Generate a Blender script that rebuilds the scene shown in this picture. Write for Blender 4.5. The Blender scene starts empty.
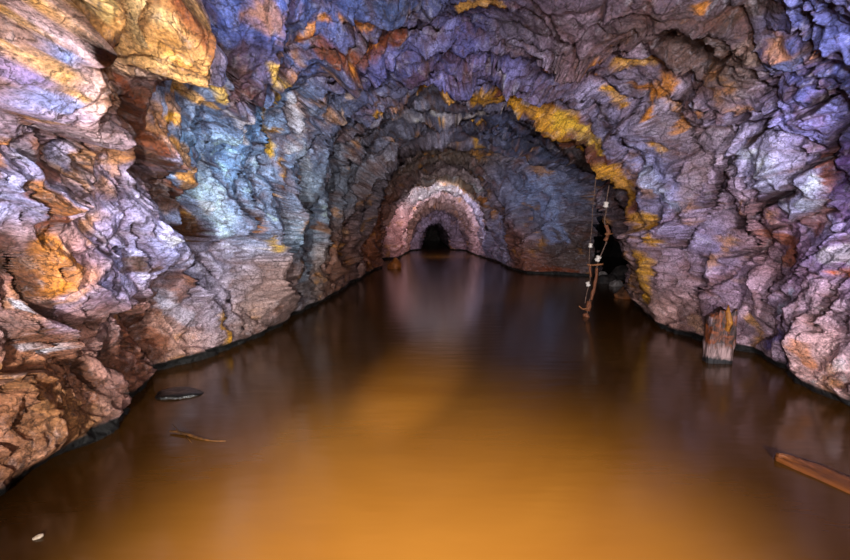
import bpy, bmesh, math, random
import numpy as np
from mathutils import Vector, Matrix
from mathutils.bvhtree import BVHTree
random.seed(7)
QUAL = 1.0            # mesh density of the rock
scn = bpy.context.scene
COL = scn.collection

# ------------------------------------------------------------------ camera
F = 480.0
CAMZ = 1.2
PITCH = math.atan(52/F)
cam_d = bpy.data.cameras.new('camera')
cam = bpy.data.objects.new('camera', cam_d); COL.objects.link(cam)
cam_d.sensor_width = 36; cam_d.lens = 36*F/850
cam_d.clip_start = .05; cam_d.clip_end = 200
cam.location = (0, 0, CAMZ)
cam.rotation_euler = (math.pi/2-PITCH, 0, 0)
scn.camera = cam
def ray(u, v):
    d = Vector(((u-425)/F, (280-v)/F, -1.0))
    d = Matrix.Rotation(math.pi/2-PITCH, 3, 'X') @ d
    return Vector((0, 0, CAMZ)), d.normalized()
def on_water(u, v, z=0.0):
    o, d = ray(u, v); k = (z-o.z)/d.z
    return o+d*k
def at_depth(u, v, Y):
    o, d = ray(u, v); return o+d*(Y/d.y)

# ------------------------------------------------------------------ numpy noise
def _hash(ix, iy, iz, seed):
    h = np.full(np.shape(ix), (seed*2654435761+12345) & 0xffffffff, np.uint32)
    for c in (ix, iy, iz):
        h = h ^ c.astype(np.uint32)
        h = h*np.uint32(0x85EBCA6B); h = h ^ (h >> np.uint32(13)); h = h*np.uint32(0xC2B2AE35); h = h ^ (h >> np.uint32(16))
    return (h & np.uint32(0xffffff))/float(0xffffff)
def vnoise(p, seed=0):
    i = np.floor(p); f = p-i; i = i.astype(np.int64); f = f*f*f*(f*(f*6-15)+10)
    r = 0
    for dx in (0, 1):
        wx = f[:, 0] if dx else 1-f[:, 0]
        for dy in (0, 1):
            wy = f[:, 1] if dy else 1-f[:, 1]
            for dz in (0, 1):
                wz = f[:, 2] if dz else 1-f[:, 2]
                r = r + wx*wy*wz*_hash(i[:, 0]+dx, i[:, 1]+dy, i[:, 2]+dz, seed)
    return r*2-1
def fbm(p, octv=4, seed=0, gain=.5):
    a = 1; s = 0; q = p.copy(); n = 0
    for k in range(octv):
        s = s + a*vnoise(q, seed+k*17); n += a; a *= gain; q = q*2.03+11.7
    return s/n
def voronoi(p, seed=0):
    """F1, F2, id of the nearest cell, vector to its centre, and the same of the second nearest"""
    i = np.floor(p).astype(np.int64); N = len(p)
    f1 = np.full(N, 9.0); f2 = np.full(N, 9.0); cid = np.zeros((N, 3), np.int64); vec = np.zeros((N, 3)); cid2 = cid.copy(); vec2 = vec.copy()
    for dx in (-1, 0, 1):
        for dy in (-1, 0, 1):
            for dz in (-1, 0, 1):
                c = i+np.array((dx, dy, dz))
                pt = c+np.stack([_hash(c[:, 0], c[:, 1], c[:, 2], seed+s) for s in (1, 2, 3)], 1)
                v = p-pt; d = np.sqrt((v*v).sum(1))
                m = d < f1; m2 = (~m) & (d < f2)
                f2[m] = f1[m]; cid2[m] = cid[m]; vec2[m] = vec[m]
                f1[m] = d[m]; cid[m] = c[m]; vec[m] = v[m]
                f2[m2] = d[m2]; cid2[m2] = c[m2]; vec2[m2] = v[m2]
    return f1, f2, cid, vec, cid2, vec2
def cell_height(cid, vec, tl):
    tilt = np.stack([_hash(cid[:, 0], cid[:, 1], cid[:, 2], 70+s)-.5 for s in range(3)], 1)
    return _hash(cid[:, 0], cid[:, 1], cid[:, 2], 77)-.5+(vec*tilt).sum(1)*tl
def slabs(p, seed, tl, wid):
    """tilted slabs whose steps are short slopes, not cliffs"""
    f1, f2, cid, vec, cid2, vec2 = voronoi(p, seed)
    h1 = cell_height(cid, vec, tl); h2 = cell_height(cid2, vec2, tl)
    e = f2-f1; k = .5+.5*sstep(0, wid, e)
    return h1*k+h2*(1-k), e, cid
def sstep(a, b, x):
    t = np.clip((x-a)/(b-a), 0, 1); return t*t*(3-2*t)

# ------------------------------------------------------------------ tunnel plan from the waterlines
WL = [(-2, -2.05), (1.2, -2.0)]
for u, v in [(0, 490), (60, 452), (112, 428), (122, 405), (152, 374), (215, 357), (245, 345), (300, 315), (345, 290), (372, 272)]:
    p = on_water(u, v); WL.append((p.y, p.x))
WL += [(14.5, -1.25), (15.2, -1.75), (18.0, -1.75), (18.6, -1.1), (22, -.9), (25.3, -.75), (26.2, -.2), (46, -.2)]
WR = [(-2, 2.7), (2, 2.8)]
for u, v in [(850, 405), (800, 385), (770, 368), (750, 354), (700, 344), (655, 328), (640, 308)]:
    p = on_water(u, v); WR.append((p.y, p.x))
WR += [(7.55, 3.25), (8.0, 4.6), (8.8, 5.6), (11.3, 5.6), (11.5, 5.3), (11.75, 4.3), (12.7, 2.7), (13.4, 2.5), (16.9, 2.5), (21, 2.2), (25.3, 2.1), (26.4, 1.42), (46, 1.42)]
HH = [(-2, 2.6), (1, 2.6), (3, 2.65), (4.6, 2.75), (5.8, 2.72), (6.6, 2.95), (7.6, 2.95), (8.6, 2.72), (9.6, 2.75), (10.5, 3.05), (12, 3.1), (13, 2.85), (14.5, 2.85), (18, 2.72), (22, 2.4), (25.4, 2.1), (26.2, 1.55), (46, 1.5)]
XC = [(-2, .3), (2, .4), (12, .6), (46, .62)]
def itp(tab, y):
    a = np.array(sorted(tab)); return np.interp(y, a[:, 0], a[:, 1])
NEXP = 2.15
ZB = -.45
def base(Y, t):
    """t 0..1 : left foot, over the crown, right foot"""
    xc = itp(XC, Y); aL = xc-itp(WL, Y); aR = itp(WR, Y)-xc; H = itp(HH, Y)
    th = np.clip((t-.07)/.86, 0, 1)*math.pi
    c = np.cos(th); s = np.sin(th)
    X = np.where(c > 0, -aL, aR)*np.abs(c)**(2/NEXP)+xc
    Z = H*np.abs(s)**(2/NEXP)
    foot = np.where(t < .07, (.07-t)/.07, np.where(t > .93, (t-.93)/.07, 0))
    Z = Z+ZB*foot
    return X, Z
def stations():
    ys = [-2.0]; y = -2.0
    while y < 46:
        if y < 1.5: d = .07
        elif y < 13: d = max(.006, .0018*y*y)
        else: d = .12+.004*(y-13)**1.3
        if 7.3 < y < 8.3 or 10.8 < y < 13: d = min(d, .035)
        if 14.3 < y < 15.4 or 17.8 < y < 18.8 or 25.2 < y < 26.6: d = min(d, .05)
        if y >= 27: d = .6
        y += d/QUAL; ys.append(y)
    return np.array(ys)
YS = stations(); NT = int(760*QUAL)
NS = len(YS)
TS = np.linspace(0, 1, NT)
# a little denser on the walls than on the crown
YY, TT = np.meshgrid(YS, TS, indexing='ij')
X, Z = base(YY.ravel(), TT.ravel())
P = np.stack([X, YY.ravel(), Z], 1)
print('rock verts', len(P), NS, NT)
def grid_normals(P):
    G = P.reshape(NS, NT, 3)
    du = np.gradient(G, axis=0); dv = np.gradient(G, axis=1)
    n = np.cross(dv, du); n /= np.linalg.norm(n, axis=2, keepdims=True)+1e-12
    n = n.reshape(-1, 3)
    return n
n0 = grid_normals(P)
# inward = towards the axis
axis = np.stack([itp(XC, P[:, 1]), P[:, 1], np.full(len(P), 1.0)], 1)
sgn = np.sign(((axis-P)*n0).sum(1).mean())
n0 *= sgn
NRM = n0.copy()
# soften displacement direction (mostly radial)
rad = axis-P; rad[:, 1] = 0; rad /= np.linalg.norm(rad, axis=1, keepdims=True)
DIR = rad*.75+n0*.25; DIR /= np.linalg.norm(DIR, axis=1, keepdims=True)

# bedding frame: layers dip away from the entrance
BN = np.array((0.30, .66, .69)); BN /= np.linalg.norm(BN)
B1 = np.array((1., 0, 0)); B1 -= BN*B1.dot(BN); B1 /= np.linalg.norm(B1); B2 = np.cross(BN, B1)
def bed(P, thin=1.9):
    return np.stack([P@B1, P@B2*.75, P@BN*thin], 1)

wz = sstep(-.05, .55, P[:, 2])*.75+.25          # calm near the waterline
warp = np.stack([fbm(P*1.1+s, 3, seed=40+s) for s in (0, 31, 63)], 1)
Q = P+warp*.22
disp = fbm(P*.55, 3, seed=3)*.20*wz
h_, edge1, cid = slabs(bed(Q)*1.25, 5, 1.9, .30)
disp += h_*.22*wz
disp -= .05*(1-sstep(0, .10, edge1))*wz
far = sstep(30, 12, P[:, 1])
P1 = P+DIR*disp[:, None]

# ------------------------------------------------------------------ coarse BVH, so that marks can be laid on the rock
def coarse_bvh(Pn):
    si = max(1, int(2*QUAL)); sj = max(1, int(3*QUAL))
    I = list(range(0, NS, si)); J = list(range(0, NT, sj))
    G = Pn.reshape(NS, NT, 3)[np.ix_(I, J)].reshape(-1, 3)
    nj = len(J)
    fs = [(a*nj+b, (a+1)*nj+b, (a+1)*nj+b+1, a*nj+b+1) for a in range(len(I)-1) for b in range(nj-1)]
    bv = BVHTree.FromPolygons([tuple(x) for x in G], fs)
    return bv, I, J, nj
bvh, BI, BJ, BNJ = coarse_bvh(P1)
def hit(u, v):
    o, d = ray(u, v)
    loc, nn, idx, dist = bvh.ray_cast(o, d)
    if loc is None: loc = o+d*30; idx = 0; dist = 30
    a, b = divmod(idx, BNJ-1)
    return loc, YS[BI[a]], TS[BJ[b]], dist
# polygon blocks standing proud, in (distance, arc) coordinates of the lining
PER = 7.6
S2 = np.stack([P[:, 1], TT.ravel()*PER], 1)
wob = np.stack([fbm(P*2.2+5, 3, seed=91), fbm(P*2.2+9, 3, seed=95)], 1)*.10
wob += np.stack([vnoise(P*9+5, seed=191), vnoise(P*9+9, seed=195)], 1)*.012
S2w = S2+wob
def block(pix, h, soft=.07, tiltv=(0, 0)):
    poly = []
    for u, v in pix:
        loc, y, t, d = hit(u, v); poly.append((y, t*PER))
    poly = np.array(poly)
    lo = poly.min(0)-.3; hi = poly.max(0)+.3
    m = np.where((S2w[:, 0] > lo[0]) & (S2w[:, 0] < hi[0]) & (S2w[:, 1] > lo[1]) & (S2w[:, 1] < hi[1]))[0]
    q = S2w[m]; n = len(poly)
    inside = np.zeros(len(m), bool); dmin = np.full(len(m), 9.0)
    for k in range(n):
        a = poly[k]; b = poly[(k+1) % n]
        e = b-a; w = q-a; tt = np.clip((w@e)/(e@e+1e-9), 0, 1)
        dd = np.linalg.norm(w-tt[:, None]*e, axis=1); dmin = np.minimum(dmin, dd)
        c = ((a[1] > q[:, 1]) != (b[1] > q[:, 1]))
        xx = (b[0]-a[0])*(q[:, 1]-a[1])/((b[1]-a[1]) if abs(b[1]-a[1]) > 1e-9 else 1e-9)+a[0]
        inside ^= (c & (q[:, 0] < xx))
    sd = np.where(inside, dmin, -dmin)
    cen = poly.mean(0)
    r = q-cen
    amt = sstep(-soft*.5, soft, sd)*(h*1.7+r[:, 0]*tiltv[0]+r[:, 1]*tiltv[1])
    disp2[m] += amt
disp2 = np.zeros(len(P))
block([(-60, -40), (88, -50), (90, 60), (95, 103), (72, 130), (45, 138), (20, 102), (-60, 96)], .17)
block([(106, -40), (140, -40), (140, 30), (118, 38), (106, 50)], .15)
block([(150, -40), (178, -30), (198, 60), (150, 63), (140, 50)], .13)
block([(-40, 160), (20, 152), (50, 190), (48, 215), (20, 222), (-40, 200)], .10)
block([(62, 146), (93, 150), (99, 185), (80, 205), (62, 180)], .08)
block([(-40, 300), (30, 292), (60, 322), (90, 360), (120, 400), (112, 428), (60, 452), (-40, 500)], .10)
block([(103, 330), (130, 312), (155, 368), (126, 395), (95, 352)], .06)
block([(180, 120), (228, 160), (238, 205), (238, 245), (195, 240)], .06)
block([(250, 170), (285, 180), (300, 230), (298, 280), (262, 300), (255, 230)], .06)
block([(45, 240), (62, 240), (80, 262), (70, 290), (45, 285)], .08)
block([(790, 185), (815, 166), (834, 160), (834, 205), (800, 215)], .11)
block([(637, 165), (662, 185), (674, 205), (660, 214), (645, 200)], .06)
block([(634, 222), (654, 228), (654, 262), (650, 305), (638, 305)], .10)
block([(735, 150), (785, 140), (790, 175), (760, 205), (735, 190)], .06)
block([(700, 255), (745, 245), (775, 275), (770, 325), (700, 330)], .05)
block([(800, 330), (850, 290), (900, 300), (900, 430), (790, 385)], .07)
block([(200, 68), (230, 70), (250, 105), (235, 115), (200, 100)], .07)
block([(330, 84), (400, 84), (470, 80), (520, 92), (500, 60), (400, 45), (330, 60)], .07)
block([(440, 84), (520, 100), (580, 130), (625, 190), (600, 182), (540, 140), (480, 118)], .07)

# cracks and gullies: lines on the rock
def polyline(pix):
    L = []
    for k in range(len(pix)-1):
        (u0, v0), (u1, v1) = pix[k][:2], pix[k+1][:2]
        n = max(1, int(math.hypot(u1-u0, v1-v0)/25))
        for s in range(n):
            L.append((u0+(u1-u0)*s/n, v0+(v1-v0)*s/n))
    L.append(pix[-1][:2])
    H = [hit(*q) for q in L]
    out = [(np.array(H[0][0]), H[0][3])]
    for h in H[1:]:
        out.append((np.array(h[0]), h[3]))
    return out
def line_dist(pix, PW, reach):
    """distance to a line in units of its local pixel size"""
    pl = polyline(pix)
    if len(pl) == 1: pl = pl*2
    best = np.full(len(PW), 1e3)
    for k in range(len(pl)-1):
        a, da = pl[k]; b, db = pl[k+1]
        if abs(da-db) > .35*max(da, db): continue
        pp = .5*(da+db)/F
        lo = np.minimum(a, b)-reach*pp; hi = np.maximum(a, b)+reach*pp
        m = np.where(((PW > lo) & (PW < hi)).all(1))[0]
        if len(m) == 0: continue
        e = b-a; w = PW[m]-a; tt = np.clip((w@e)/(e@e+1e-9), 0, 1)
        dd = np.linalg.norm(w-tt[:, None]*e, axis=1)/pp
        best[m] = np.minimum(best[m], dd)
    return best
P2 = P1+DIR*disp2[:, None]
bvh, BI, BJ, BNJ = coarse_bvh(P2)
PWk = P2+np.stack([fbm(P*3.1+s, 4, seed=140+s) for s in (0, 31, 63)], 1)*.055
GROOVES = [
 ([(97, 0), (97, 60), (101, 105), (106, 140)], 8, .16), ([(110, 58), (126, 110), (150, 168), (172, 212), (192, 240)], 12, .16),
 ([(205, 0), (215, 40), (226, 66), (246, 92), (258, 110)], 5, .09), ([(0, 62), (20, 95), (38, 130), (54, 160), (56, 200), (44, 235)], 6, .11),
 ([(100, 130), (80, 140), (62, 146)], 6, .10), ([(0, 236), (40, 280), (65, 318), (90, 353), (106, 385), (120, 404)], 5, .13), ([(22, 250), (8, 300), (0, 330)], 3, .05), ([(75, 270), (92, 300), (97, 335)], 3, .06), ([(200, 322), (186, 350), (178, 366)], 2.5, .04), ([(205, 330), (222, 318), (226, 300)], 2.5, .04), ([(0, 130), (30, 170), (52, 165)], 4, .06), ([(60, 420), (52, 395), (68, 375), (75, 400)], 3, .05),
 ([(100, 240), (122, 285), (138, 322), (158, 364)], 4, .08), ([(95, 150), (104, 176), (125, 182), (150, 200)], 4, .06),
 ([(236, 165), (242, 200), (246, 240), (236, 272)], 3, .05), ([(292, 105), (285, 165), (290, 215), (308, 240), (292, 282)], 3, .06),
 ([(266, 165), (262, 200), (256, 240)], 3, .05), ([(310, 205), (330, 235), (352, 262)], 4, .08),
 ([(140, 64), (198, 63), (205, 80)], 4, .06), ([(0, 185), (15, 215), (30, 250), (42, 270)], 4, .07),
 ([(60, 290), (50, 320), (70, 345)], 3, .05), ([(115, 185), (128, 215), (145, 245), (170, 275)], 3, .05),
 ([(172, 215), (180, 260), (195, 290), (205, 330)], 2.5, .035), ([(140, 240), (158, 262), (168, 280)], 5, .05),
 ([(850, 85), (800, 110), (760, 127), (730, 160), (706, 205), (680, 245)], 4, .08),
 ([(850, 118), (822, 152), (795, 172), (782, 195), (736, 226)], 5, .10), ([(850, 205), (800, 215), (758, 250), (700, 262)], 3, .05),
 ([(772, 368), (782, 335), (786, 300), (780, 270)], 4, .07), ([(850, 268), (815, 300), (800, 340)], 3, .06),
 ([(330, 83), (400, 83), (470, 78), (520, 90), (572, 112)], 4, .08), ([(350, 32), (400, 34), (440, 28)], 4, .07),
 ([(770, 0), (705, 30), (655, 40)], 5, .08), ([(850, 45), (805, 75), (770, 95), (740, 120)], 5, .08),
 ([(600, 120), (630, 150), (655, 190), (690, 235)], 3, .05), ([(830, 0), (800, 30), (810, 60)], 4, .07),
 ([(345, 130), (352, 160), (340, 200)], 5, .08), ([(690, 100), (720, 60), (760, 40)], 3, .05), ([(190, 240), (214, 262), (232, 300), (246, 340)], 3, .06), ([(150, 200), (185, 240), (200, 262)], 3, .05),
 ([(376, 100), (420, 92), (450, 98)], 3, .05), ([(365, 160), (400, 140), (445, 130), (500, 128)], 3, .08),
 ([(305, 60), (335, 50), (350, 60)], 3, .05), ([(655, 250), (672, 290), (665, 330)], 3, .05), ([(450, 20), (470, 30), (480, 45)], 3, .05),
 ([(550, 60), (580, 95), (600, 120)], 3, .05), ([(820, 225), (850, 240)], 3, .05),
]
cut = np.zeros(len(P))
seam = np.zeros(len(P))
for pix, w, d in GROOVES:
    dd = line_dist(pix, PWk, w*3)
    g = 1-sstep(.05*w, .9*w, dd)
    cut = np.maximum(cut, g*d*2.0)
    seam = np.maximum(seam, (1-sstep(.6*w, 1.5*w, dd)))
# medium and small facets
def facets(scale, amp, seed, thin=2.4, tl=2.1, groove=.14):
    h, e, c_ = slabs(bed(P2+warp*.10+np.stack([fbm(P*4+s, 2, seed=240+s) for s in (0, 31, 63)], 1)*.05, thin)*scale, seed, tl, .28)
    return (h-groove*(1-sstep(0, .10, e)))*amp, e
d3, e3 = facets(2.6, .115, 15, 1.7)
d4, e4 = facets(6.5, .038, 25, 1.8)
vis = (P[:, 1] > 1.4) & (P[:, 1] < 14)
d5, e5 = facets(15., .013, 35, 1.8)
rdg = (1-np.abs(fbm(bed(P2, 2.5)*3.5, 4, seed=301)))**3
fine = fbm(bed(P2, 2.2)*9, 4, seed=333, gain=.6)*.012
wz2 = sstep(-.05, .25, P[:, 2])*.6+.4
disp3 = (d3+d4+d5+fine-.022*rdg)*wz2-cut
# undercut along the waterline
rimz = .062+.02*vnoise(P*np.array((3, 3, 0))+7, seed=55)
under = (1-sstep(rimz-.012, rimz+.02, P[:, 2]))
disp3 -= .05*under*sstep(40, 20, P[:, 1])
P3 = P2+DIR*disp3[:, None]
# keep the bottom row smooth
N3 = grid_normals(P3)*sgn

# ------------------------------------------------------------------ mineral colours
def lin(c):
    c = np.array(c)/255.; return np.where(c <= .04045, c/12.92, ((c+.055)/1.055)**2.4)
ZONES = [(430,203,178,156,160),(452,204,176,152,156),(482,222,170,166,205),(472,235,150,120,130),(412,232,176,128,122),(440,215,165,150,180),(455,222,150,140,170),(250,205,146,176,216),(285,165,138,162,200),(318,225,150,168,196),(190,255,160,168,205),(150,235,150,152,195),(215,290,170,165,190),(330,30,74,92,150),(460,45,92,92,150),(380,70,88,92,150),(20,40,150,110,70),(60,70,112,122,168),(40,110,125,112,140),(70,20,165,120,75),(120,25,190,145,80),(170,40,205,168,112),(140,120,95,56,28),(185,20,118,72,44),
(230,30,78,94,155),(290,20,80,97,165),(250,80,95,80,112),(190,90,122,138,168),(185,150,110,150,192),(220,180,135,167,208),(230,220,160,177,217),(255,140,112,147,192),
(30,180,140,142,182),(70,160,122,78,48),(85,168,150,146,170),(50,212,150,120,120),(90,220,150,150,202),(130,210,140,132,155),(65,265,190,125,42),(20,260,142,126,152),
(110,280,150,150,195),(30,320,150,120,112),(60,350,152,106,82),(10,400,150,105,76),(60,410,165,120,82),(130,340,140,90,64),(150,300,150,112,98),(180,320,192,152,136),
(200,270,162,145,160),(240,310,182,156,150),(270,280,165,140,136),(300,230,142,162,186),(320,260,166,152,150),(290,300,152,126,120),(330,190,120,126,142),(310,120,112,122,148),
(300,70,72,88,135),(350,100,92,98,140),(350,60,112,78,52),(420,60,96,97,152),(400,15,80,96,142),(380,100,112,112,142),(430,30,86,82,112),(470,70,106,102,152),
(520,50,116,106,126),(560,30,112,92,102),(600,60,118,92,97),(640,30,94,73,72),(680,40,90,66,50),(720,70,104,82,70),(750,30,80,67,60),(790,40,92,98,152),
(830,20,98,104,158),(800,80,88,94,152),(690,130,132,118,128),(660,180,168,168,212),(720,190,142,122,137),(770,170,172,168,202),(840,170,115,84,135),(830,140,150,152,220),
(800,200,176,182,212),(700,240,162,152,192),(760,240,152,118,122),(800,250,138,103,135),(840,230,122,93,145),(680,270,152,132,152),(720,280,146,122,142),(780,300,167,147,172),
(830,320,176,152,167),(820,370,192,157,150),(760,330,180,152,162),(680,310,190,152,142),(640,290,152,122,112),(370,200,132,122,132),(350,250,160,122,112),(330,270,150,110,92),
(375,250,150,92,62),(400,130,112,112,132),(450,120,97,97,118),(500,130,78,84,115),(540,150,78,84,110),(580,160,66,56,55),(540,210,122,134,170),(560,240,92,72,62),
(440,150,102,87,78),(440,190,192,188,200),(470,195,192,164,134),(490,220,168,164,204),(400,235,192,142,142),(420,215,178,144,126),(460,240,134,94,94),(520,250,130,80,60)]
zw = P2+np.stack([fbm(P*1.7+s, 4, seed=440+s) for s in (0, 31, 63)], 1)*.30
# distance in (log depth, x/y, z/y)-free metric: plain metres scaled by how far down the tunnel the zone lies
num = np.zeros((len(P), 3)); den = np.zeros(len(P))
for z in ZONES:
    loc, y, t, d = hit(z[0], z[1])
    r = max(.22, .085*d)
    dd = ((zw-np.array(loc))**2).sum(1)/(r*r)
    w = 1/(dd*dd+.15)
    num += w[:, None]*lin(z[2:]); den += w
colr = num/den[:, None]
# rock types mottle within the zones
m1 = fbm(bed(P2, 2.0)*3.3, 5, seed=510, gain=.6)
m2 = fbm(bed(P2, 2.6)*5.1+4, 5, seed=530, gain=.6)
m3 = fbm(P2*2.3+9, 5, seed=550, gain=.62)
lum = colr.mean(1, keepdims=True)
def mix(c, k, a): return c*(1-a[:, None])+np.array(k)*a[:, None]
colr = mix(colr, lin((120, 66, 36)), sstep(.20, .5, m1)*.42)
a_ = (sstep(.10, .42, m2)*.9)[:, None]; colr = colr*(1-a_)+(colr*1.45+np.array((.05, .055, .07)))*a_
colr = mix(colr, lin((190, 134, 50)), sstep(.26, .5, m3)*.6)
colr = mix(colr, lin((64, 50, 50)), sstep(.14, .5, -m2)*.35)
# per block tone
tb = _hash(cid[:, 0], cid[:, 1], cid[:, 2], 99)
colr *= (.82+.36*tb)[:, None]
OC = (208, 158, 48); OR = (186, 126, 46); RU = (118, 62, 28); BR = (82, 48, 24); PA = (214, 212, 226); YE = (210, 174, 66)
STROKES = [
 ([(0,15),(40,12),(72,22)], 14, (176,134,78)), ([(0,45),(40,55),(70,66),(95,98)], 7, (184,144,92)), ([(60,50),(84,55)], 9, (116,130,176)), ([(50,98),(80,106)], 11, (132,138,184)), ([(32,74),(48,88)], 8, (112,102,152)),
 ([(40,125),(75,128)], 5, (170,130,88)), ([(0,85),(25,115),(45,150)], 7, (134,92,72)), ([(28,158),(50,190)], 7, (150,156,196)), ([(80,150),(96,170)], 7, (150,152,190)),
 ([(0,375),(40,400),(90,420)], 12, (168,124,84)), ([(35,330),(70,365),(90,395)], 12, (150,104,80)), ([(150,20),(160,50)], 12, (206,180,136)), ([(120,10),(128,28)], 8, (190,164,112)),
 ([(740,60),(760,70)], 9, (140,120,112)), ([(700,140),(690,180),(672,215)], 8, (150,132,142)), ([(760,75),(800,60)], 8, (92,100,140)),
 ([(500,100),(540,112),(600,165),(632,205)], 15, RU),
 ([(450,88),(490,103),(530,108),(560,124),(585,148),(605,172),(628,206)], 11, OC), ([(560,118),(580,135),(600,150)], 6, YE),
 ([(640,224),(642,262),(646,300)], 10, OC), ([(420,92),(455,95),(480,104)], 5, OC), ([(648,222),(652,240)], 8, OC),
 ([(272,62),(275,95),(264,125),(272,150)], 7, YE), ([(280,130),(282,165),(278,195)], 3, OC),
 ([(302,42),(330,26),(370,22)], 7, OR), ([(325,52),(360,48),(400,38)], 9, RU), ([(340,50),(380,44)], 4, OR), ([(290,55),(310,42)], 5, RU),
 ([(185,92),(205,105),(222,112)], 5, OC), ([(228,96),(233,108)], 5, YE), ([(165,115),(180,122)], 5, OC),
 ([(172,150),(182,172),(184,195)], 8, (200,150,80)), ([(190,215),(198,240)], 5, OC), ([(210,210),(213,212)], 4, OC),
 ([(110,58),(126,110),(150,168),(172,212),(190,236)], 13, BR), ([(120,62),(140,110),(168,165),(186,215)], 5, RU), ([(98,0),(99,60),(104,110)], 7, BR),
 ([(178,0),(195,30),(205,55)], 9, RU), ([(215,40),(235,75),(255,105)], 6, BR), ([(250,60),(240,80),(256,100)], 8, (90,70,90)),
 ([(56,160),(58,200),(48,235)], 9, RU), ([(66,195),(68,210)], 7, OR), ([(54,245),(66,275),(60,290)], 13, OR), ([(0,150),(8,170)], 8, OR),
 ([(0,250),(30,275),(70,325),(105,385)], 5, BR), ([(10,300),(28,305)], 4, PA), ([(25,345),(40,352)], 4, PA),
 ([(222,312),(228,338)], 4, OC), ([(228,345),(232,352)], 3, OC), ([(262,222),(266,235)], 4, OR), ([(276,240),(279,250)], 4, YE),
 ([(296,100),(300,130),(292,150)], 5, PA), ([(240,120),(246,140)], 5, PA), ([(205,160),(212,200),(225,235)], 9, (176,198,226)),
 ([(445,120),(480,116),(515,112)], 4, (190,180,180)), ([(440,118),(500,126)], 3, OC), ([(375,112),(385,116)], 5, OC), ([(475,145),(500,155)], 4, OC),
 ([(360,140),(380,125),(410,118),(450,122)], 6, (165,160,175)), ([(340,120),(352,100),(360,90)], 3, (215,190,175)), ([(345,95),(350,85)], 4, (200,170,155)),
 ([(628,62),(665,64)], 9, OC), ([(640,88),(662,92),(668,80)], 7, OR), ([(600,95),(612,102),(620,110)], 5, OC), ([(588,66),(598,75)], 5, OR), ([(548,72),(556,80)], 4, OR),
 ([(465,3),(490,4)], 9, OC), ([(420,3),(445,5)], 6, RU), ([(650,142),(662,148)], 5, OC), ([(700,100),(708,112)], 4, OR), ([(680,118),(676,128)], 4, OR), ([(655,100),(650,115)], 4, OR),
 ([(682,70),(695,92),(700,100)], 4, (190,190,220)), ([(642,172),(655,195),(668,208)], 7, (190,196,228)), ([(500,82),(515,88)], 4, (205,205,230)), ([(520,95),(530,102)], 3, (205,205,230)),
 ([(655,20),(700,35),(770,5)], 6, (70,48,34)), ([(690,15),(696,25)], 4, OR), ([(640,55),(660,58)], 2.5, (200,200,225)),
 ([(850,85),(800,110),(760,127),(730,160),(706,205)], 4, (58,52,80)), ([(850,118),(822,152),(795,172),(782,195),(736,226)], 5, (58,50,78)),
 ([(815,165),(825,185),(815,205),(800,225)], 7, (140,82,62)), ([(850,150),(845,180),(850,210)], 8, (96,68,120)), ([(800,185),(798,205)], 8, (196,202,226)), ([(745,160),(765,170)], 8, (192,196,224)),
 ([(770,235),(800,245),(790,262)], 6, (150,92,66)), ([(690,318),(705,335)], 6, (205,165,140)), ([(752,320),(756,345)], 6, (208,160,112)), ([(795,345),(800,360)], 5, (196,136,96)), ([(765,345),(780,335)], 4, (90,84,160)),
 ([(775,365),(785,345),(790,330)], 4, (190,190,214)), ([(790,290),(780,320)], 3, (196,200,224)), ([(830,255),(850,250)], 6, (196,190,200)), ([(835,272),(850,275)], 4, (170,96,60)),
 ([(410,118),(440,115)], 3, PA), ([(545,180),(552,215),(565,240)], 5, (150,160,196)), ([(525,160),(540,200),(550,240)], 4, (140,150,190)), ([(515,268),(540,270),(575,274)], 4, (130,66,30)), ([(385,262),(392,266)], 3, OR),
 ([(478,200),(495,215)], 3, OR), ([(430,180),(455,178),(480,190)], 5, (206,204,214)), ([(460,188),(485,200)], 3, (190,130,70)),
 ([(340,215),(345,235)], 4, (190,150,120)), ([(320,225),(335,245),(350,262)], 4, OR), ([(305,150),(310,200),(318,240),(305,275)], 6, (160,172,190)),
 ([(160,345),(130,330),(120,345)], 10, (136,84,58)), ([(170,300),(180,285)], 10, (140,96,74)), ([(145,262),(160,270)], 6, (96,72,58)), ([(155,295),(170,310),(200,322)], 6, (190,186,206)),
]
PWc = P2+np.stack([fbm(P*3.4+s, 5, seed=640+s, gain=.6) for s in (0, 31, 63)], 1)*.07
brk = fbm(P2*6, 4, seed=700, gain=.6)
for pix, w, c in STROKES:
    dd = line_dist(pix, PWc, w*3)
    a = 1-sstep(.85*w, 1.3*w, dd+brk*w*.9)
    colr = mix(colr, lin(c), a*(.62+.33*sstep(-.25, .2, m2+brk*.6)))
    # inner tonal change inside a stroke
colr *= (1+.42*fbm(bed(P2, 2.4)*11, 4, seed=720, gain=.65))[:, None]
# darker brown along the block seams, facet edges and groove lines
e = np.clip(1-sstep(0, .07, np.minimum(edge1, 9)), 0, 1)
colr = mix(colr, lin((96, 56, 32)), e*.5*sstep(-.3, .3, m1+.2))
e = np.clip(1-sstep(0, .06, e3), 0, 1)
colr = mix(colr, lin((92, 60, 42)), e*.45)
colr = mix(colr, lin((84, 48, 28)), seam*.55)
colr = .23*(np.clip(colr, .002, 1)/.23)**1.24
# wet black tide rim at the waterline
rim = 1-sstep(rimz-.004, rimz+.014, P3[:, 2])
colr = mix(colr, lin((26, 22, 22)), rim*.96)
colr = np.clip(colr, .002, .9)
wet = rim

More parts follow.
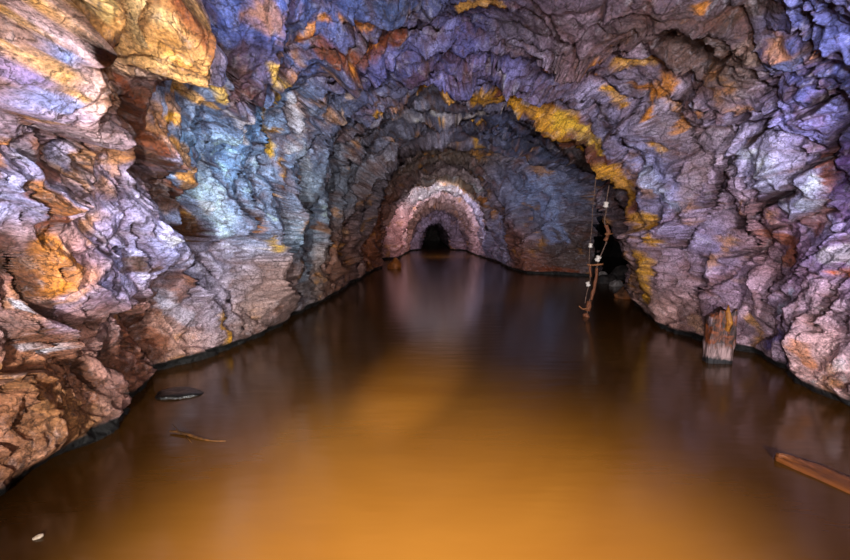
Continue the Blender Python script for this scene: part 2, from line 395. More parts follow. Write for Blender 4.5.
# ------------------------------------------------------------------ materials
def newmat(name):
    m = bpy.data.materials.new(name); m.use_nodes = True
    nt = m.node_tree; b = nt.nodes['Principled BSDF']
    return m, nt, b
def node(nt, typ, **kw):
    n = nt.nodes.new(typ)
    for k, v in kw.items():
        if k.startswith('_'): setattr(n, k[1:], v)
        else: n.inputs[k.replace('__', ' ')].default_value = v
    return n
def ramp(nt, fac, p0, c0, p1, c1):
    r = nt.nodes.new('ShaderNodeValToRGB'); r.color_ramp.elements[0].position = p0; r.color_ramp.elements[1].position = p1
    r.color_ramp.elements[0].color = (*c0, 1) if not isinstance(c0, (int, float)) else (c0, c0, c0, 1)
    r.color_ramp.elements[1].color = (*c1, 1) if not isinstance(c1, (int, float)) else (c1, c1, c1, 1)
    nt.links.new(fac, r.inputs[0]); return r.outputs[0]
def mixc(nt, a, b, fac, mode='MIX'):
    m = nt.nodes.new('ShaderNodeMix'); m.data_type = 'RGBA'; m.blend_type = mode
    for s, v in ((m.inputs[0], fac), (m.inputs[6], a), (m.inputs[7], b)):
        if isinstance(v, (int, float)): s.default_value = v
        elif isinstance(v, tuple): s.default_value = (*v, 1)
        else: nt.links.new(v, s)
    return m.outputs[2]
def rock_mat():
    m, nt, b = newmat('mineral_rock')
    L = nt.links.new
    at = node(nt, 'ShaderNodeAttribute', _attribute_name='mineral')
    wt = node(nt, 'ShaderNodeAttribute', _attribute_name='wet')
    tc = nt.nodes.new('ShaderNodeTexCoord')
    mp = nt.nodes.new('ShaderNodeMapping'); mp.inputs['Rotation'].default_value = (math.radians(-39), 0, 0); mp.inputs['Scale'].default_value = (1, 1, 1.12)
    L(tc.outputs['Object'], mp.inputs[0])
    n1 = node(nt, 'ShaderNodeTexNoise', Scale=16., Detail=10., Roughness=.68, Distortion=.6); L(mp.outputs[0], n1.inputs['Vector'])
    n2 = node(nt, 'ShaderNodeTexNoise', Scale=38., Detail=8., Roughness=.7, Distortion=.3); L(tc.outputs['Object'], n2.inputs['Vector'])
    n3 = node(nt, 'ShaderNodeTexNoise', Scale=8., Detail=10., Roughness=.65, Distortion=1.2); L(mp.outputs[0], n3.inputs['Vector'])
    # warped coordinates for hairline cracks
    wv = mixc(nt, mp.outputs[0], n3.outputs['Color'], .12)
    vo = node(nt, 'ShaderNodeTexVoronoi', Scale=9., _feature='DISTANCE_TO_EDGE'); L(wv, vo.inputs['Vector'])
    c = at.outputs['Color']
    c = mixc(nt, c, (.20, .085, .028), ramp(nt, n1.outputs[0], .57, 0., .72, .42))
    pl_ = mixc(nt, c, (.26, .26, .30), 1.0, 'ADD'); c = mixc(nt, c, pl_, ramp(nt, n3.outputs[0], .54, 0., .72, .7))
    c = mixc(nt, c, (.05, .04, .05), ramp(nt, n2.outputs[0], .30, .75, .46, 0.))
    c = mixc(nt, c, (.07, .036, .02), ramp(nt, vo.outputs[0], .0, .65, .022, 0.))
    dark = mixc(nt, c, (.010, .009, .009), wt.outputs['Fac'])
    n4 = node(nt, 'ShaderNodeTexNoise', Scale=70., Detail=5., Roughness=.75); L(mp.outputs[0], n4.inputs['Vector'])
    dark = mixc(nt, dark, ramp(nt, n4.outputs[0], .36, .45, .62, 1.25), 1.0, 'MULTIPLY')
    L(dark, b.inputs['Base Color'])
    L(ramp(nt, n1.outputs[0], .3, .38, .7, .72), b.inputs['Roughness'])
    b.inputs['Specular IOR Level'].default_value = .45
    h = nt.nodes.new('ShaderNodeMath'); h.operation = 'MULTIPLY_ADD'; L(n1.outputs[0], h.inputs[0]); h.inputs[1].default_value = 1.0; L(n3.outputs[0], h.inputs[2])
    h2 = nt.nodes.new('ShaderNodeMath'); h2.operation = 'MULTIPLY_ADD'; L(n2.outputs[0], h2.inputs[0]); h2.inputs[1].default_value = .35; L(h.outputs[0], h2.inputs[2])
    cr = ramp(nt, vo.outputs[0], 0., 0., .03, .22)
    h3 = nt.nodes.new('ShaderNodeMath'); h3.operation = 'ADD'; L(h2.outputs[0], h3.inputs[0]); L(cr, h3.inputs[1])
    bp = node(nt, 'ShaderNodeBump', Strength=.9, Distance=.028); L(h3.outputs[0], bp.inputs['Height']); L(bp.outputs[0], b.inputs['Normal'])
    return m
ROCK = rock_mat()

# ------------------------------------------------------------------ link the rock as wall_left, ceiling, wall_right
def strip(name, j0, j1, label):
    J = np.arange(j0, j1+1); nj = len(J)
    idx = (np.arange(NS)[:, None]*NT+J[None, :]).ravel()
    V = P3[idx]; C = colr[idx]; W = wet[idx]; Nn = N3[idx]
    a = np.arange(NS-1)[:, None]*nj+np.arange(nj-1)[None, :]
    q = np.stack([a, a+1, a+nj+1, a+nj], -1).reshape(-1, 4)
    if name == 'wall_right':        # the mouth of the side passage
        B = P[idx][q].mean(1)
        q = q[~((B[:, 1] > 11.28) & (B[:, 1] < 11.78) & (B[:, 0] > 4.25) & (B[:, 2] < 2.35))]
    # orient inwards
    e1 = V[q[:, 1]]-V[q[:, 0]]; e2 = V[q[:, 3]]-V[q[:, 0]]
    if (np.cross(e1, e2)*Nn[q[:, 0]]).sum(1).mean() < 0: q = q[:, ::-1]
    me = bpy.data.meshes.new(name)
    me.vertices.add(len(V)); me.vertices.foreach_set('co', V.astype(np.float32).ravel())
    me.loops.add(q.size); me.loops.foreach_set('vertex_index', q.astype(np.int32).ravel())
    me.polygons.add(len(q)); me.polygons.foreach_set('loop_start', np.arange(0, q.size, 4, dtype=np.int32))
    me.polygons.foreach_set('use_smooth', np.ones(len(q), bool))
    me.update(calc_edges=True)
    ca = me.color_attributes.new('mineral', 'FLOAT_COLOR', 'POINT')
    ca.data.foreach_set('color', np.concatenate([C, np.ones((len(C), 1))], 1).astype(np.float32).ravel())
    wa = me.attributes.new('wet', 'FLOAT', 'POINT'); wa.data.foreach_set('value', W.astype(np.float32))
    me.materials.append(ROCK)
    me.normals_split_custom_set_from_vertices([tuple(x) for x in Nn])
    o = bpy.data.objects.new(name, me); COL.objects.link(o)
    o['kind'] = 'structure'; o['label'] = label; o['category'] = 'rock wall' if 'wall' in name else 'rock ceiling'
    return o
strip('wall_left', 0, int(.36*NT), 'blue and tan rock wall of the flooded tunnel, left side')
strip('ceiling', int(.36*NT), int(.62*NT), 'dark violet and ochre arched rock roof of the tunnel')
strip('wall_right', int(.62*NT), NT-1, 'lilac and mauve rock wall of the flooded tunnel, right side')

def mesh_obj(name, bm, mat, parent=None, smooth=True):
    me = bpy.data.meshes.new(name)
    bmesh.ops.recalc_face_normals(bm, faces=bm.faces)
    bm.to_mesh(me); bm.free()
    if smooth:
        for p in me.polygons: p.use_smooth = True
    me.materials.append(mat)
    o = bpy.data.objects.new(name, me); COL.objects.link(o)
    if parent: o.parent = parent
    return o
def structure(name, bm, mat, **kw):
    o = mesh_obj(name, bm, mat, smooth=False); o['kind'] = 'structure'
    for k, v in kw.items(): o[k] = v
    return o
def tag(o, label, cat, group=None, kind=None):
    o['label'] = label; o['category'] = cat
    if group: o['group'] = group
    if kind: o['kind'] = kind
    return o
def noisy_mat(name, c0, c1, scale=20, rough=.7, bump=.4, stretch=(1, 1, 1), c2=None, spec=.4, dist=.01):
    m, nt, b = newmat(name)
    tc = nt.nodes.new('ShaderNodeTexCoord'); mp = nt.nodes.new('ShaderNodeMapping'); mp.inputs['Scale'].default_value = stretch
    nt.links.new(tc.outputs['Object'], mp.inputs[0])
    n = node(nt, 'ShaderNodeTexNoise', Scale=float(scale), Detail=8., Roughness=.65, Distortion=.5); nt.links.new(mp.outputs[0], n.inputs['Vector'])
    c = ramp(nt, n.outputs[0], .36, tuple(lin(c0)), .64, tuple(lin(c1)))
    if c2:
        n2 = node(nt, 'ShaderNodeTexNoise', Scale=scale*.35, Detail=6.); nt.links.new(tc.outputs['Object'], n2.inputs['Vector'])
        c = mixc(nt, c, tuple(lin(c2)), ramp(nt, n2.outputs[0], .48, 0., .6, .85))
    nt.links.new(c, b.inputs['Base Color'])
    b.inputs['Roughness'].default_value = rough; b.inputs['Specular IOR Level'].default_value = spec
    bp = node(nt, 'ShaderNodeBump', Strength=bump, Distance=dist); nt.links.new(n.outputs[0], bp.inputs['Height']); nt.links.new(bp.outputs[0], b.inputs['Normal'])
    return m
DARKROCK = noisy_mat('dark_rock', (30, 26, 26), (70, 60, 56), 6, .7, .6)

# ends of the passage and the bed under the water
def grid_sheet(x0, x1, z0, z1, y, n, seed, amp=.3):
    bm = bmesh.new(); vs = []
    for i in range(n+1):
        for j in range(n+1):
            x = x0+(x1-x0)*i/n; z = z0+(z1-z0)*j/n
            vs.append(bm.verts.new((x, y+amp*float(fbm(np.array([[x, y, z]])*1.3, 3, seed=seed)[0]), z)))
    for i in range(n):
        for j in range(n):
            a = i*(n+1)+j; bm.faces.new((vs[a], vs[a+n+1], vs[a+n+2], vs[a+1]))
    return bm
structure('wall_back', grid_sheet(-3.2, 4, -.6, 3.6, -2.0, 24, 5), DARKROCK)
structure('wall_end', grid_sheet(-1.2, 2.4, -.6, 2.4, 45.5, 16, 9), DARKROCK)
bm = bmesh.new(); rows_ = []
for k in range(41):
    s = k/40; y = 11.1+9*s; cx = 5.2+3.2*s; r_ = []
    for i in range(41):
        a_ = -.25+(math.pi+.5)*i/40
        x = cx-math.cos(a_)*(1.25+.1*math.sin(s*9)); z = .1+math.sin(a_)*2.35
        d_ = .22*float(fbm(np.array([[x, y, z]])*1.6, 4, seed=88)[0])
        r_.append(bm.verts.new((x+math.cos(a_)*d_, y, max(z-math.sin(a_)*d_, -.45))))
    rows_.append(r_)
for a_, b_ in zip(rows_, rows_[1:]):
    for i in range(40): bm.faces.new((a_[i], a_[i+1], b_[i+1], b_[i]))
bm.faces.new(rows_[-1])
sp = structure('wall_side_passage', bm, DARKROCK)
for p_ in sp.data.polygons: p_.use_smooth = True
SILT = noisy_mat('silt', (120, 76, 30), (160, 104, 44), 3, .9, .3)
bm = bmesh.new()
yb = [-2.2]+[float(y) for y in np.linspace(-1, 46, 95)]
rows = []
for y in yb:
    xl = float(itp(WL, y))-.2; xr = float(itp(WR, y))+.2; r = []
    for k in range(13):
        x = xl+(xr-xl)*k/12
        r.append(bm.verts.new((x, y, -.40+.05*math.sin(x*3+y)*math.cos(y*1.7))))
    rows.append(r)
for a, b_ in zip(rows, rows[1:]):
    for k in range(12): bm.faces.new((a[k], a[k+1], b_[k+1], b_[k]))
structure('floor', bm, SILT)

# ------------------------------------------------------------------ water: silty, opaque orange, glassy surface
def water_mat():
    m, nt, b = newmat('silty_water')
    L = nt.links.new
    tc = nt.nodes.new('ShaderNodeTexCoord')
    n = node(nt, 'ShaderNodeTexNoise', Scale=.7, Detail=3., Roughness=.5, Distortion=.8); L(tc.outputs['Object'], n.inputs['Vector'])
    c = ramp(nt, n.outputs[0], .35, (.060, .0225, .0032), .65, (.080, .033, .0056))
    L(c, b.inputs['Base Color'])
    b.inputs['Roughness'].default_value = .17
    b.inputs['IOR'].default_value = 1.33
    mp = nt.nodes.new('ShaderNodeMapping'); mp.inputs['Scale'].default_value = (1.2, 3.5, 1)
    L(tc.outputs['Object'], mp.inputs[0])
    n2 = node(nt, 'ShaderNodeTexNoise', Scale=2.2, Detail=2., Roughness=.5); L(mp.outputs[0], n2.inputs['Vector'])
    bp = node(nt, 'ShaderNodeBump', Strength=.10, Distance=.03); L(n2.outputs[0], bp.inputs['Height']); L(bp.outputs[0], b.inputs['Normal'])
    return m
WATER = water_mat()
bm = bmesh.new(); rows = []
G3 = P3.reshape(NS, NT, 3); zc = G3[:, :, 2] > 0
iL = zc.argmax(1); iR = NT-1-zc[:, ::-1].argmax(1)
xL_ = G3[np.arange(NS), iL, 0]; xR_ = G3[np.arange(NS), iR, 0]
yw = [-2.0]+[float(y) for y in np.concatenate([np.arange(-1.9, 14, .05), np.arange(14, 45.6, .15)])]
for y in yw:
    k_ = np.abs(YS-y) < .06
    xl = float(np.interp(y, YS, xL_)); xr = float(np.interp(y, YS, xR_))
    if k_.any(): xl = min(xl, xL_[k_].min()); xr = max(xr, xR_[k_].max())
    xl -= .01; xr += .01
    rows.append([bm.verts.new((xl+(xr-xl)*k/8, y, 0)) for k in range(9)])
for a, b_ in zip(rows, rows[1:]):
    for k in range(8): bm.faces.new((a[k], a[k+1], b_[k+1], b_[k]))
vs_ = [bm.verts.new(q_) for q_ in ((4.0, 11.45, 0), (6.6, 11.45, 0), (9.6, 20, 0), (7.1, 20, 0))]
bm.faces.new(vs_)
w = mesh_obj('flood_water', bm, WATER)
tag(w, 'still murky orange-brown water flooding the whole tunnel floor', 'water', kind='stuff')

# ------------------------------------------------------------------ things in the water
NEAR = BVHTree.FromPolygons([tuple(x) for x in P3.reshape(NS, NT, 3)[::2, ::3].reshape(-1, 3)],
    [(a*len(range(0, NT, 3))+b, (a+1)*len(range(0, NT, 3))+b, (a+1)*len(range(0, NT, 3))+b+1, a*len(range(0, NT, 3))+b+1)
     for a in range(len(range(0, NS, 2))-1) for b in range(len(range(0, NT, 3))-1)])
def nz(p, s, seed, o=3): return float(fbm(np.array([[p[0], p[1], p[2]]])*s, o, seed=seed)[0])

def rock(name, cx, cy, cz, size, mat, seed, sub=4, amp=.28):
    bm = bmesh.new(); bmesh.ops.create_icosphere(bm, subdivisions=sub, radius=1)
    co = np.array([v.co[:] for v in bm.verts])
    f1_ = voronoi(co*1.3+seed*3.7, seed)[0]
    d = 1+fbm(co*1.1+seed, 3, seed=seed)*amp*1.3+(f1_-.5)*amp+fbm(co*5+seed, 3, seed=seed+3)*.05
    for v, k in zip(bm.verts, d): v.co = Vector((v.co.x*k*size[0], v.co.y*k*size[1], v.co.z*k*size[2]))
    o = mesh_obj(name, bm, mat); o.location = (cx, cy, cz); return o

WETROCK = noisy_mat('wet_black_rock', (10, 9, 9), (30, 26, 25), 30, .3, .9, spec=.6)
BROWNROCK = noisy_mat('rusty_rock', (92, 56, 34), (168, 120, 88), 9, .6, .6, c2=(150, 84, 34))
PALEROCK = noisy_mat('pale_rock', (120, 108, 104), (190, 180, 176), 11, .6, .5)
p = on_water(177, 394)
r = rock('submerged_rock', p.x, p.y, -.012, (.16, .12, .040), WETROCK, 4)
tag(r, 'wet black rock just breaking the brown water beside the left wall', 'rock')
p = on_water(391, 268)
r = rock('boulder', p.x+.14, p.y-.1, .02, (.19, .2, .26), noisy_mat('orange_rock', (120, 62, 26), (186, 108, 50), 8, .6, .5), 8)
tag(r, 'orange stained boulder at the far left foot of the tunnel', 'boulder')
for (u, v, s, h, mt, lab, sd) in [
    (629, 298, .22, .17, BROWNROCK, 'rusty brown boulder at water level below the yellow stained corner', 11),
    (608, 283, .22, .16, DARKROCK, 'dark rock in the black side passage behind the hanging cables', 12),
    (622, 279, .26, .24, DARKROCK, 'larger dark rock deep in the side passage beside the yellow corner', 13),
    (602, 278, .13, .12, PALEROCK, 'small pale rock at the left mouth of the side passage', 14),
    (616, 286, .12, .10, PALEROCK, 'small pale rock in the middle of the side passage mouth', 15)]:
    p = on_water(u, v)
    r = rock('loose_rock', p.x, p.y, h*.25, (s, s*.8, h), mt, sd)
    tag(r, lab, 'rock')

# floating scrap
p = on_water(38, 538)
bm = bmesh.new(); bmesh.ops.create_icosphere(bm, subdivisions=3, radius=1)
for v in bm.verts:
    k = 1+nz(v.co, 2.2, 61)*.4; v.co = Vector((v.co.x*.017*k, v.co.y*.012*k, v.co.z*.009*k+v.co.x*.004))
o = mesh_obj('wood_chip', bm, noisy_mat('pale_chip', (190, 160, 130), (225, 205, 185), 60, .6, .2)); o.location = (p.x, p.y, .004); o.rotation_euler = (0, 0, .6)
tag(o, 'tiny pale chip floating on the water at bottom left', 'wood chip')

def sweep(pts, rad, nseg=10, seed=1, rough=.15):
    """a closed tapering limb through 3-D points"""
    bm = bmesh.new(); rings = []
    pts = [Vector(q) for q in pts]; n = len(pts)
    for i, q in enumerate(pts):
        t = (pts[min(i+1, n-1)]-pts[max(i-1, 0)]).normalized()
        a = t.orthogonal().normalized() if i == 0 else (a-t*a.dot(t)).normalized()
        b_ = t.cross(a); rr = rad[i] if hasattr(rad, '__len__') else rad
        ring = []
        for k in range(nseg):
            an = 2*math.pi*k/nseg; e = rr*(1+rough*nz((q.x*20+math.cos(an)*2, q.y*20+math.sin(an)*2, q.z*20), 1, seed, 2)*2)
            ring.append(bm.verts.new(q+(a*math.cos(an)+b_*math.sin(an))*e))
        rings.append(ring)
    for r0, r1 in zip(rings, rings[1:]):
        for k in range(nseg): bm.faces.new((r0[k], r0[(k+1) % nseg], r1[(k+1) % nseg], r1[k]))
    bm.faces.new(rings[0][::-1]); bm.faces.new(rings[-1])
    return bm
def smooth_pts(pts, n=6):
    pts = [Vector(q) for q in pts]; out = []
    for i in range(len(pts)-1):
        p0 = pts[max(i-1, 0)]; p1 = pts[i]; p2 = pts[i+1]; p3 = pts[min(i+2, len(pts)-1)]
        for k in range(n):
            t = k/n
            out.append(.5*((2*p1)+(p2-p0)*t+(2*p0-5*p1+4*p2-p3)*t*t+(3*p1-p0-3*p2+p3)*t**3))
    out.append(pts[-1]); return out

TWIG = noisy_mat('twig_bark', (42, 25, 10), (100, 62, 24), 30, .6, .3)
def wp(u, v, z=.004):
    q = on_water(u, v); q.z = z; return q
root = bpy.data.objects.new('twig', None); COL.objects.link(root); root.location = wp(172, 434, 0)
def child(o, root):
    o.parent = root; o.matrix_parent_inverse = Matrix.Translation(-root.location); return o
pts = smooth_pts([wp(170, 433, .012), wp(178, 434, .012), (wp(188, 436, .008)), wp(200, 439, .004), wp(212, 441, .001), wp(226, 441, -.001)], 5)
n = len(pts); rad = [.003+.010*math.sin(min(1, (i+1)/n*2.2)*math.pi/2)*(1-i/n)**1.3 for i in range(n)]
child(mesh_obj('stem', sweep(pts, rad, 8, 5), TWIG), root)
child(mesh_obj('side_shoot', sweep([wp(180, 435, .006), wp(176, 431, .02), wp(173, 429, .028)], [.004, .003, .0015], 6, 6), TWIG), root)
child(mesh_obj('side_shoot', sweep([wp(186, 436, .004), wp(189, 440, .003), wp(192, 443, .0)], [.004, .003, .0015], 6, 7), TWIG), root)
tag(root, 'thin golden brown twig floating near the left wall', 'twig')

# ------------------------------------------------------------------ floating plank
def plank_bm(length, width, thick, seed, tip=.25):
    bm = bmesh.new(); nx, ny = 60, 14; top = {}; bot = {}
    for i in range(nx+1):
        s = i/nx; x = length*s
        w = width*(min(1, .10+s/tip*.9) if s < tip else 1)
        for j in range(ny+1):
            t = j/ny
            y0 = -width/2; y1 = -width/2+w
            y = y0+(y1-y0)*t+.006*nz((x*6, t, 0), 1.3, seed)
            h = .010*nz((x*2, t*7, 1), 1., seed+1)+.016*math.sin(t*math.pi)**.5+.03*sstep(.55, 1., np.array(t))*nz((x*3.2, 2, 0), 1.6, seed+2)
            top[i, j] = bm.verts.new((x, y, thick+float(h)))
            bot[i, j] = bm.verts.new((x, y, 0))
    for i in range(nx):
        for j in range(ny):
            bm.faces.new((top[i, j], top[i+1, j], top[i+1, j+1], top[i, j+1]))
            bm.faces.new((bot[i, j], bot[i, j+1], bot[i+1, j+1], bot[i+1, j]))
        for j in (0, ny):
            bm.faces.new((top[i, j], bot[i, j], bot[i+1, j], top[i+1, j]))
    for j in range(ny):
        for i in (0, nx): bm.faces.new((top[i, j], top[i, j+1], bot[i, j+1], bot[i, j]))
    return bm
WOOD = noisy_mat('wet_plank', (26, 13, 9), (128, 76, 50), 12, .42, 1., stretch=(1.1, 7, 5), c2=(112, 62, 24), dist=.012)
a = on_water(774, 460); b_ = on_water(850, 494); dr = (b_-a).normalized()
o = mesh_obj('plank', plank_bm(.95, .175, .020, 3, .16), WOOD)
o.rotation_euler = (0, math.radians(1), math.atan2(dr.y, dr.x)); o.location = a+Vector((-dr.y, dr.x, 0))*.0875+Vector((0, 0, -.008))
tag(o, 'weathered reddish brown broken plank floating beside the right wall', 'plank')

# ------------------------------------------------------------------ rotten post standing in the water
m, nt, b = newmat('rotten_post')
tc = nt.nodes.new('ShaderNodeTexCoord'); mp = nt.nodes.new('ShaderNodeMapping'); mp.inputs['Scale'].default_value = (10, 10, 1.6)
nt.links.new(tc.outputs['Object'], mp.inputs[0])
n1 = node(nt, 'ShaderNodeTexNoise', Scale=4., Detail=8., Roughness=.65); nt.links.new(mp.outputs[0], n1.inputs['Vector'])
n2 = node(nt, 'ShaderNodeTexNoise', Scale=14., Detail=6., Roughness=.6, Distortion=1.); nt.links.new(tc.outputs['Object'], n2.inputs['Vector'])
rust = mixc(nt, tuple(lin((40, 22, 18))), tuple(lin((136, 68, 28))), ramp(nt, n2.outputs[0], .46, 0., .68, 1.))
rust = mixc(nt, rust, tuple(lin((160, 136, 144))), ramp(nt, n1.outputs[0], .54, 0., .66, .6))
pale = ramp(nt, n1.outputs[0], .40, tuple(lin((70, 48, 44))), .56, tuple(lin((168, 138, 136))))
sx = nt.nodes.new('ShaderNodeSeparateXYZ'); nt.links.new(tc.outputs['Object'], sx.inputs[0])
za = nt.nodes.new('ShaderNodeMath'); za.operation = 'MULTIPLY_ADD'; nt.links.new(n2.outputs[0], za.inputs[0]); za.inputs[1].default_value = .12; nt.links.new(sx.outputs[2], za.inputs[2])
c = mixc(nt, pale, rust, ramp(nt, za.outputs[0], .20, 0., .25, 1.))
c = mixc(nt, tuple(lin((20, 16, 18))), c, ramp(nt, za.outputs[0], .095, 0., .125, 1.))
nt.links.new(c, b.inputs['Base Color']); b.inputs['Roughness'].default_value = .55
bp = node(nt, 'ShaderNodeBump', Strength=.8, Distance=.02); nt.links.new(n1.outputs[0], bp.inputs['Height']); nt.links.new(bp.outputs[0], b.inputs['Normal'])
POST = m
p0 = on_water(722, 364)
bm = bmesh.new(); W_, D_, H_ = .222, .13, .47; NP = 64; NZ = 46; rings = []
for k in range(NZ+1):
    s = k/NZ; ring = []
    for i in range(NP):
        an = 2*math.pi*i/NP; c_, s_ = math.cos(an), math.sin(an)
        x = math.copysign(abs(c_)**.35, c_)*W_/2; y = math.copysign(abs(s_)**.35, s_)*D_/2
        g = .010*nz((x*22, y*22, s*.8), 1.6, 71)+.010*nz((x*9, y*9, s*3), 2, 72)
        r = 1+g/.09
        topz = H_*(1+.10*nz((x*12, y*8, 0), 1.7, 73, 2)) - (.075 if x < -.06 else 0) + (.045 if -.01 < x < .03 else 0)
        zz = -.3+s*(topz+.3)
        bulge = 1-.10*sstep(.55, .8, np.array(s))*float(nz((s*5, an, 0), 1, 74)+.2)
        ring.append(bm.verts.new((x*r*float(bulge), y*r, zz)))
    rings.append(ring)
for r0, r1 in zip(rings, rings[1:]):
    for i in range(NP): bm.faces.new((r0[i], r0[(i+1) % NP], r1[(i+1) % NP], r1[i]))
prev = rings[-1]
for f in (.7, .4, .15):
    nr = []
    for v in rings[-1]:
        nr.append(bm.verts.new((v.co.x*f, v.co.y*f, H_*(.93+.08*nz((v.co.x*14*f, v.co.y*14*f, 3), 1.5, 75)))))
    for i in range(NP): bm.faces.new((prev[i], prev[(i+1) % NP], nr[(i+1) % NP], nr[i]))
    prev = nr
bm.faces.new(prev); bm.faces.new(rings[0][::-1])
root = bpy.data.objects.new('wooden_post', None); COL.objects.link(root); root.location = (p0.x, p0.y+.065, 0); root.rotation_euler = (0, .03, -.18)
tag(root, 'rotten rust-stained stub of a wooden post standing in water by the right wall', 'post')
o = mesh_obj('trunk', bm, POST); o.parent = root
bm = sweep([(.02, -.066, .30), (.035, -.074, .38), (.015, -.07, .46), (.02, -.05, .53)], [.022, .026, .020, .004], 10, 9, .4)
o = mesh_obj('splinter', bm, noisy_mat('orange_splinter', (110, 60, 22), (176, 118, 44), 30, .6, .5)); o.parent = root
o['label'] = 'ochre jagged splinter on top of the post'

# ------------------------------------------------------------------ old cables hanging in front of the side passage
YC = 6.45
def cp(u, v, dy=0): return at_depth(u, v, YC+dy)
def to_roof(q):
    loc, nn, i_, d_ = NEAR.ray_cast(q, Vector((.05, .05, 1)).normalized())
    return loc+Vector((0, 0, .03)) if loc is not None else q+Vector((0, 0, .3))
CABLE = noisy_mat('cable_sheath', (70, 52, 46), (130, 100, 84), 30, .6, .3)
RUSTW = noisy_mat('rusty_strip', (84, 44, 26), (150, 92, 60), 26, .7, .4, stretch=(4, 4, 1))
PORC = noisy_mat('porcelain', (205, 188, 176), (236, 228, 220), 12, .3, .1)
def insulator(root, q, h, r, tilt):
    prof = [(0, -.5), (.55, -.5), (.62, -.44), (1, -.40), (1, -.12), (.78, -.06), (.78, .06), (1, .12), (1, .40), (.62, .46), (.5, .5), (0, .5)]
    bm = bmesh.new(); n = 18; rings = []
    for a_, z_ in prof:
        if a_ == 0: rings.append([bm.verts.new((0, 0, z_*h))]); continue
        rings.append([bm.verts.new((a_*r*math.cos(2*math.pi*k/n), a_*r*math.sin(2*math.pi*k/n), z_*h)) for k in range(n)])
    for r0, r1 in zip(rings, rings[1:]):
        for k in range(n):
            k2 = (k+1) % n
            if len(r0) == 1: bm.faces.new((r0[0], r1[k2], r1[k]))
            elif len(r1) == 1: bm.faces.new((r0[k], r0[k2], r1[0]))
            else: bm.faces.new((r0[k], r0[k2], r1[k2], r1[k]))
    o = mesh_obj('insulator', bm, PORC); o.parent = root; o.location = q-root.location; o.rotation_euler = tilt
    o['label'] = 'white porcelain insulator'
def cable(pix, r, label, ins, strips, dy=0):
    q = [cp(u, v, dy) for u, v in pix]; top = to_roof(q[0]); pts = smooth_pts([top]+q, 7)
    root = bpy.data.objects.new('hanging_cable', None); COL.objects.link(root); root.location = q[-1]
    tag(root, label, 'cable')
    child(mesh_obj('wire', sweep(pts, r, 8, 3, .3), CABLE), root)
    for u, v, h, rr, tl in ins: insulator(root, cp(u, v, dy), h, rr, tl)
    for st, rad_ in strips:
        child(mesh_obj('rusty_strip', sweep(smooth_pts([cp(u, v, dy-.015) for u, v in st], 4), rad_, 8, 8, .4), RUSTW), root)
    return root
cable([(595, 188), (593, 205), (592, 225), (590, 245), (589, 265), (590, 280), (587, 292), (585, 303)], .0055,
      'thin straight cable with two small insulators, left of the two hanging cables',
      [(590.5, 245.5, .062, .026, (0, .1, 0)), (588, 284, .066, .028, (0, -.3, 0))], [([(590, 266), (590, 270), (591, 277)], .014)], -.03)
cable([(609, 186), (607, 198), (606, 212), (604.5, 222), (608, 236), (603, 250), (598, 262), (596, 275), (593, 290), (589, 303), (586.5, 317)], .0075,
      'crooked thicker cable with rusty strips reaching the water, right of the two',
      [(606, 204.5, .082, .034, (.1, .1, 0)), (598, 258.5, .085, .036, (.2, .4, .2))],
      [([(606, 225), (608.5, 233), (605, 241)], .022), ([(597, 268), (595, 284), (591, 300)], .020), ([(589, 301), (588, 311)], .032), ([(585.5, 313), (587, 318)], .036)], 0)
STK = noisy_mat('snagged_stick', (110, 66, 40), (170, 112, 70), 30, .7, .4)
for pix, rr, lab in [
    ([(587, 264.5), (594, 265), (603, 264)], .011, 'short horizontal stick snagged across both hanging cables'),
    ([(605, 234), (610, 234), (613, 233.5)], .009, 'tiny pale stick caught on the bend of the crooked cable'),
    ([(579, 306), (583, 309), (588, 308)], .008, 'small twig tangled at the foot of the crooked cable')]:
    o = mesh_obj('snagged_stick', sweep(smooth_pts([cp(u, v, -.055) for u, v in pix], 5), rr, 8, 12, .3), STK)
    tag(o, lab, 'stick')

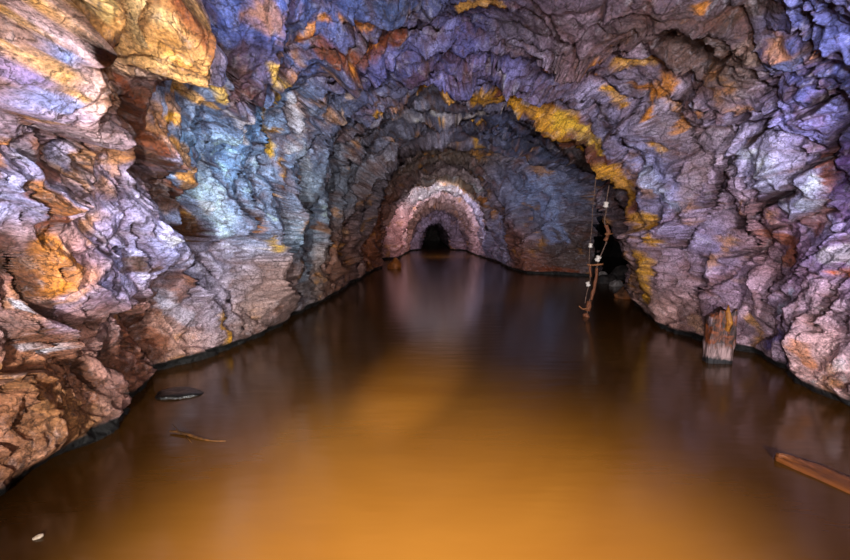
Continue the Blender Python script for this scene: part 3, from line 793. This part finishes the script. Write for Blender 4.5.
# ------------------------------------------------------------------ light: the torches the tunnel is painted with
def spot(name, loc, target, power, color, angle, blend=.6, size=.08):
    d = bpy.data.lights.new(name, 'SPOT'); d.energy = power; d.color = color; d.spot_size = math.radians(angle); d.spot_blend = blend; d.shadow_soft_size = size
    o = bpy.data.objects.new(name, d); COL.objects.link(o); o.location = loc
    o.rotation_euler = (Vector(target)-Vector(loc)).to_track_quat('-Z', 'Y').to_euler(); return o
def point(name, loc, power, color, size=.1):
    d = bpy.data.lights.new(name, 'POINT'); d.energy = power; d.color = color; d.shadow_soft_size = size
    o = bpy.data.objects.new(name, d); COL.objects.link(o); o.location = loc; return o
# walls and roof are swept with a hand torch from several spots during the long exposure
spot('torch_left', (-.50, -.8, .8), (-1.5, 6.8, 1.2), 1120, (1, .97, .92), 60, 1.0, .07)
spot('torch_left', (.75, -.8, 1.3), (-1.8, 6.4, 1.3), 800, (1, .96, .91), 60, 1.0, .10)
spot('torch_right', (.95, -.8, .8), (3.0, 6.2, 1.1), 1000, (1, .95, .98), 66, 1.0, .07)
spot('torch_right', (-.4, -.8, 1.3), (3.1, 6.0, 1.2), 660, (1, .96, 1), 64, 1.0, .10)
spot('torch_roof', (.3, -.6, .9), (.5, 4.2, 2.8), 200, (.95, .96, 1), 100, .9, .08)
spot('torch_water', (.08, -.5, 2.2), (.06, 1.40, 0), 4900, (1, .92, .74), 54, 1.0, .06)
spot('torch_beam', (-.75, -.4, 1.35), (-.10, 3.7, 0), 4200, (1, .90, .68), 13, 1.0, .05)
spot('torch_far', (.7, 15.0, 1.7), (.4, 21, 2.2), 560, (1, .92, .90), 80, .7, .1)
spot('torch_far', (.55, 18.2, 1.3), (.6, 25, 1.6), 360, (1, .93, .95), 110, .7, .1)
spot('torch_mid', (.1, 5.5, .9), (2.4, 12.5, 1.6), 400, (.97, .97, 1), 60, .8, .1)
wd = bpy.data.worlds.new('world'); scn.world = wd; wd.use_nodes = True
wd.node_tree.nodes['Background'].inputs[0].default_value = (.02, .02, .03, 1); wd.node_tree.nodes['Background'].inputs[1].default_value = .2
scn.view_settings.view_transform = 'Standard'; scn.view_settings.look = 'None'; scn.view_settings.gamma = 1; scn.view_settings.use_curve_mapping = False
scn.view_settings.exposure = 0
scn.cycles.use_denoising = True
scn.cycles.max_bounces = 5
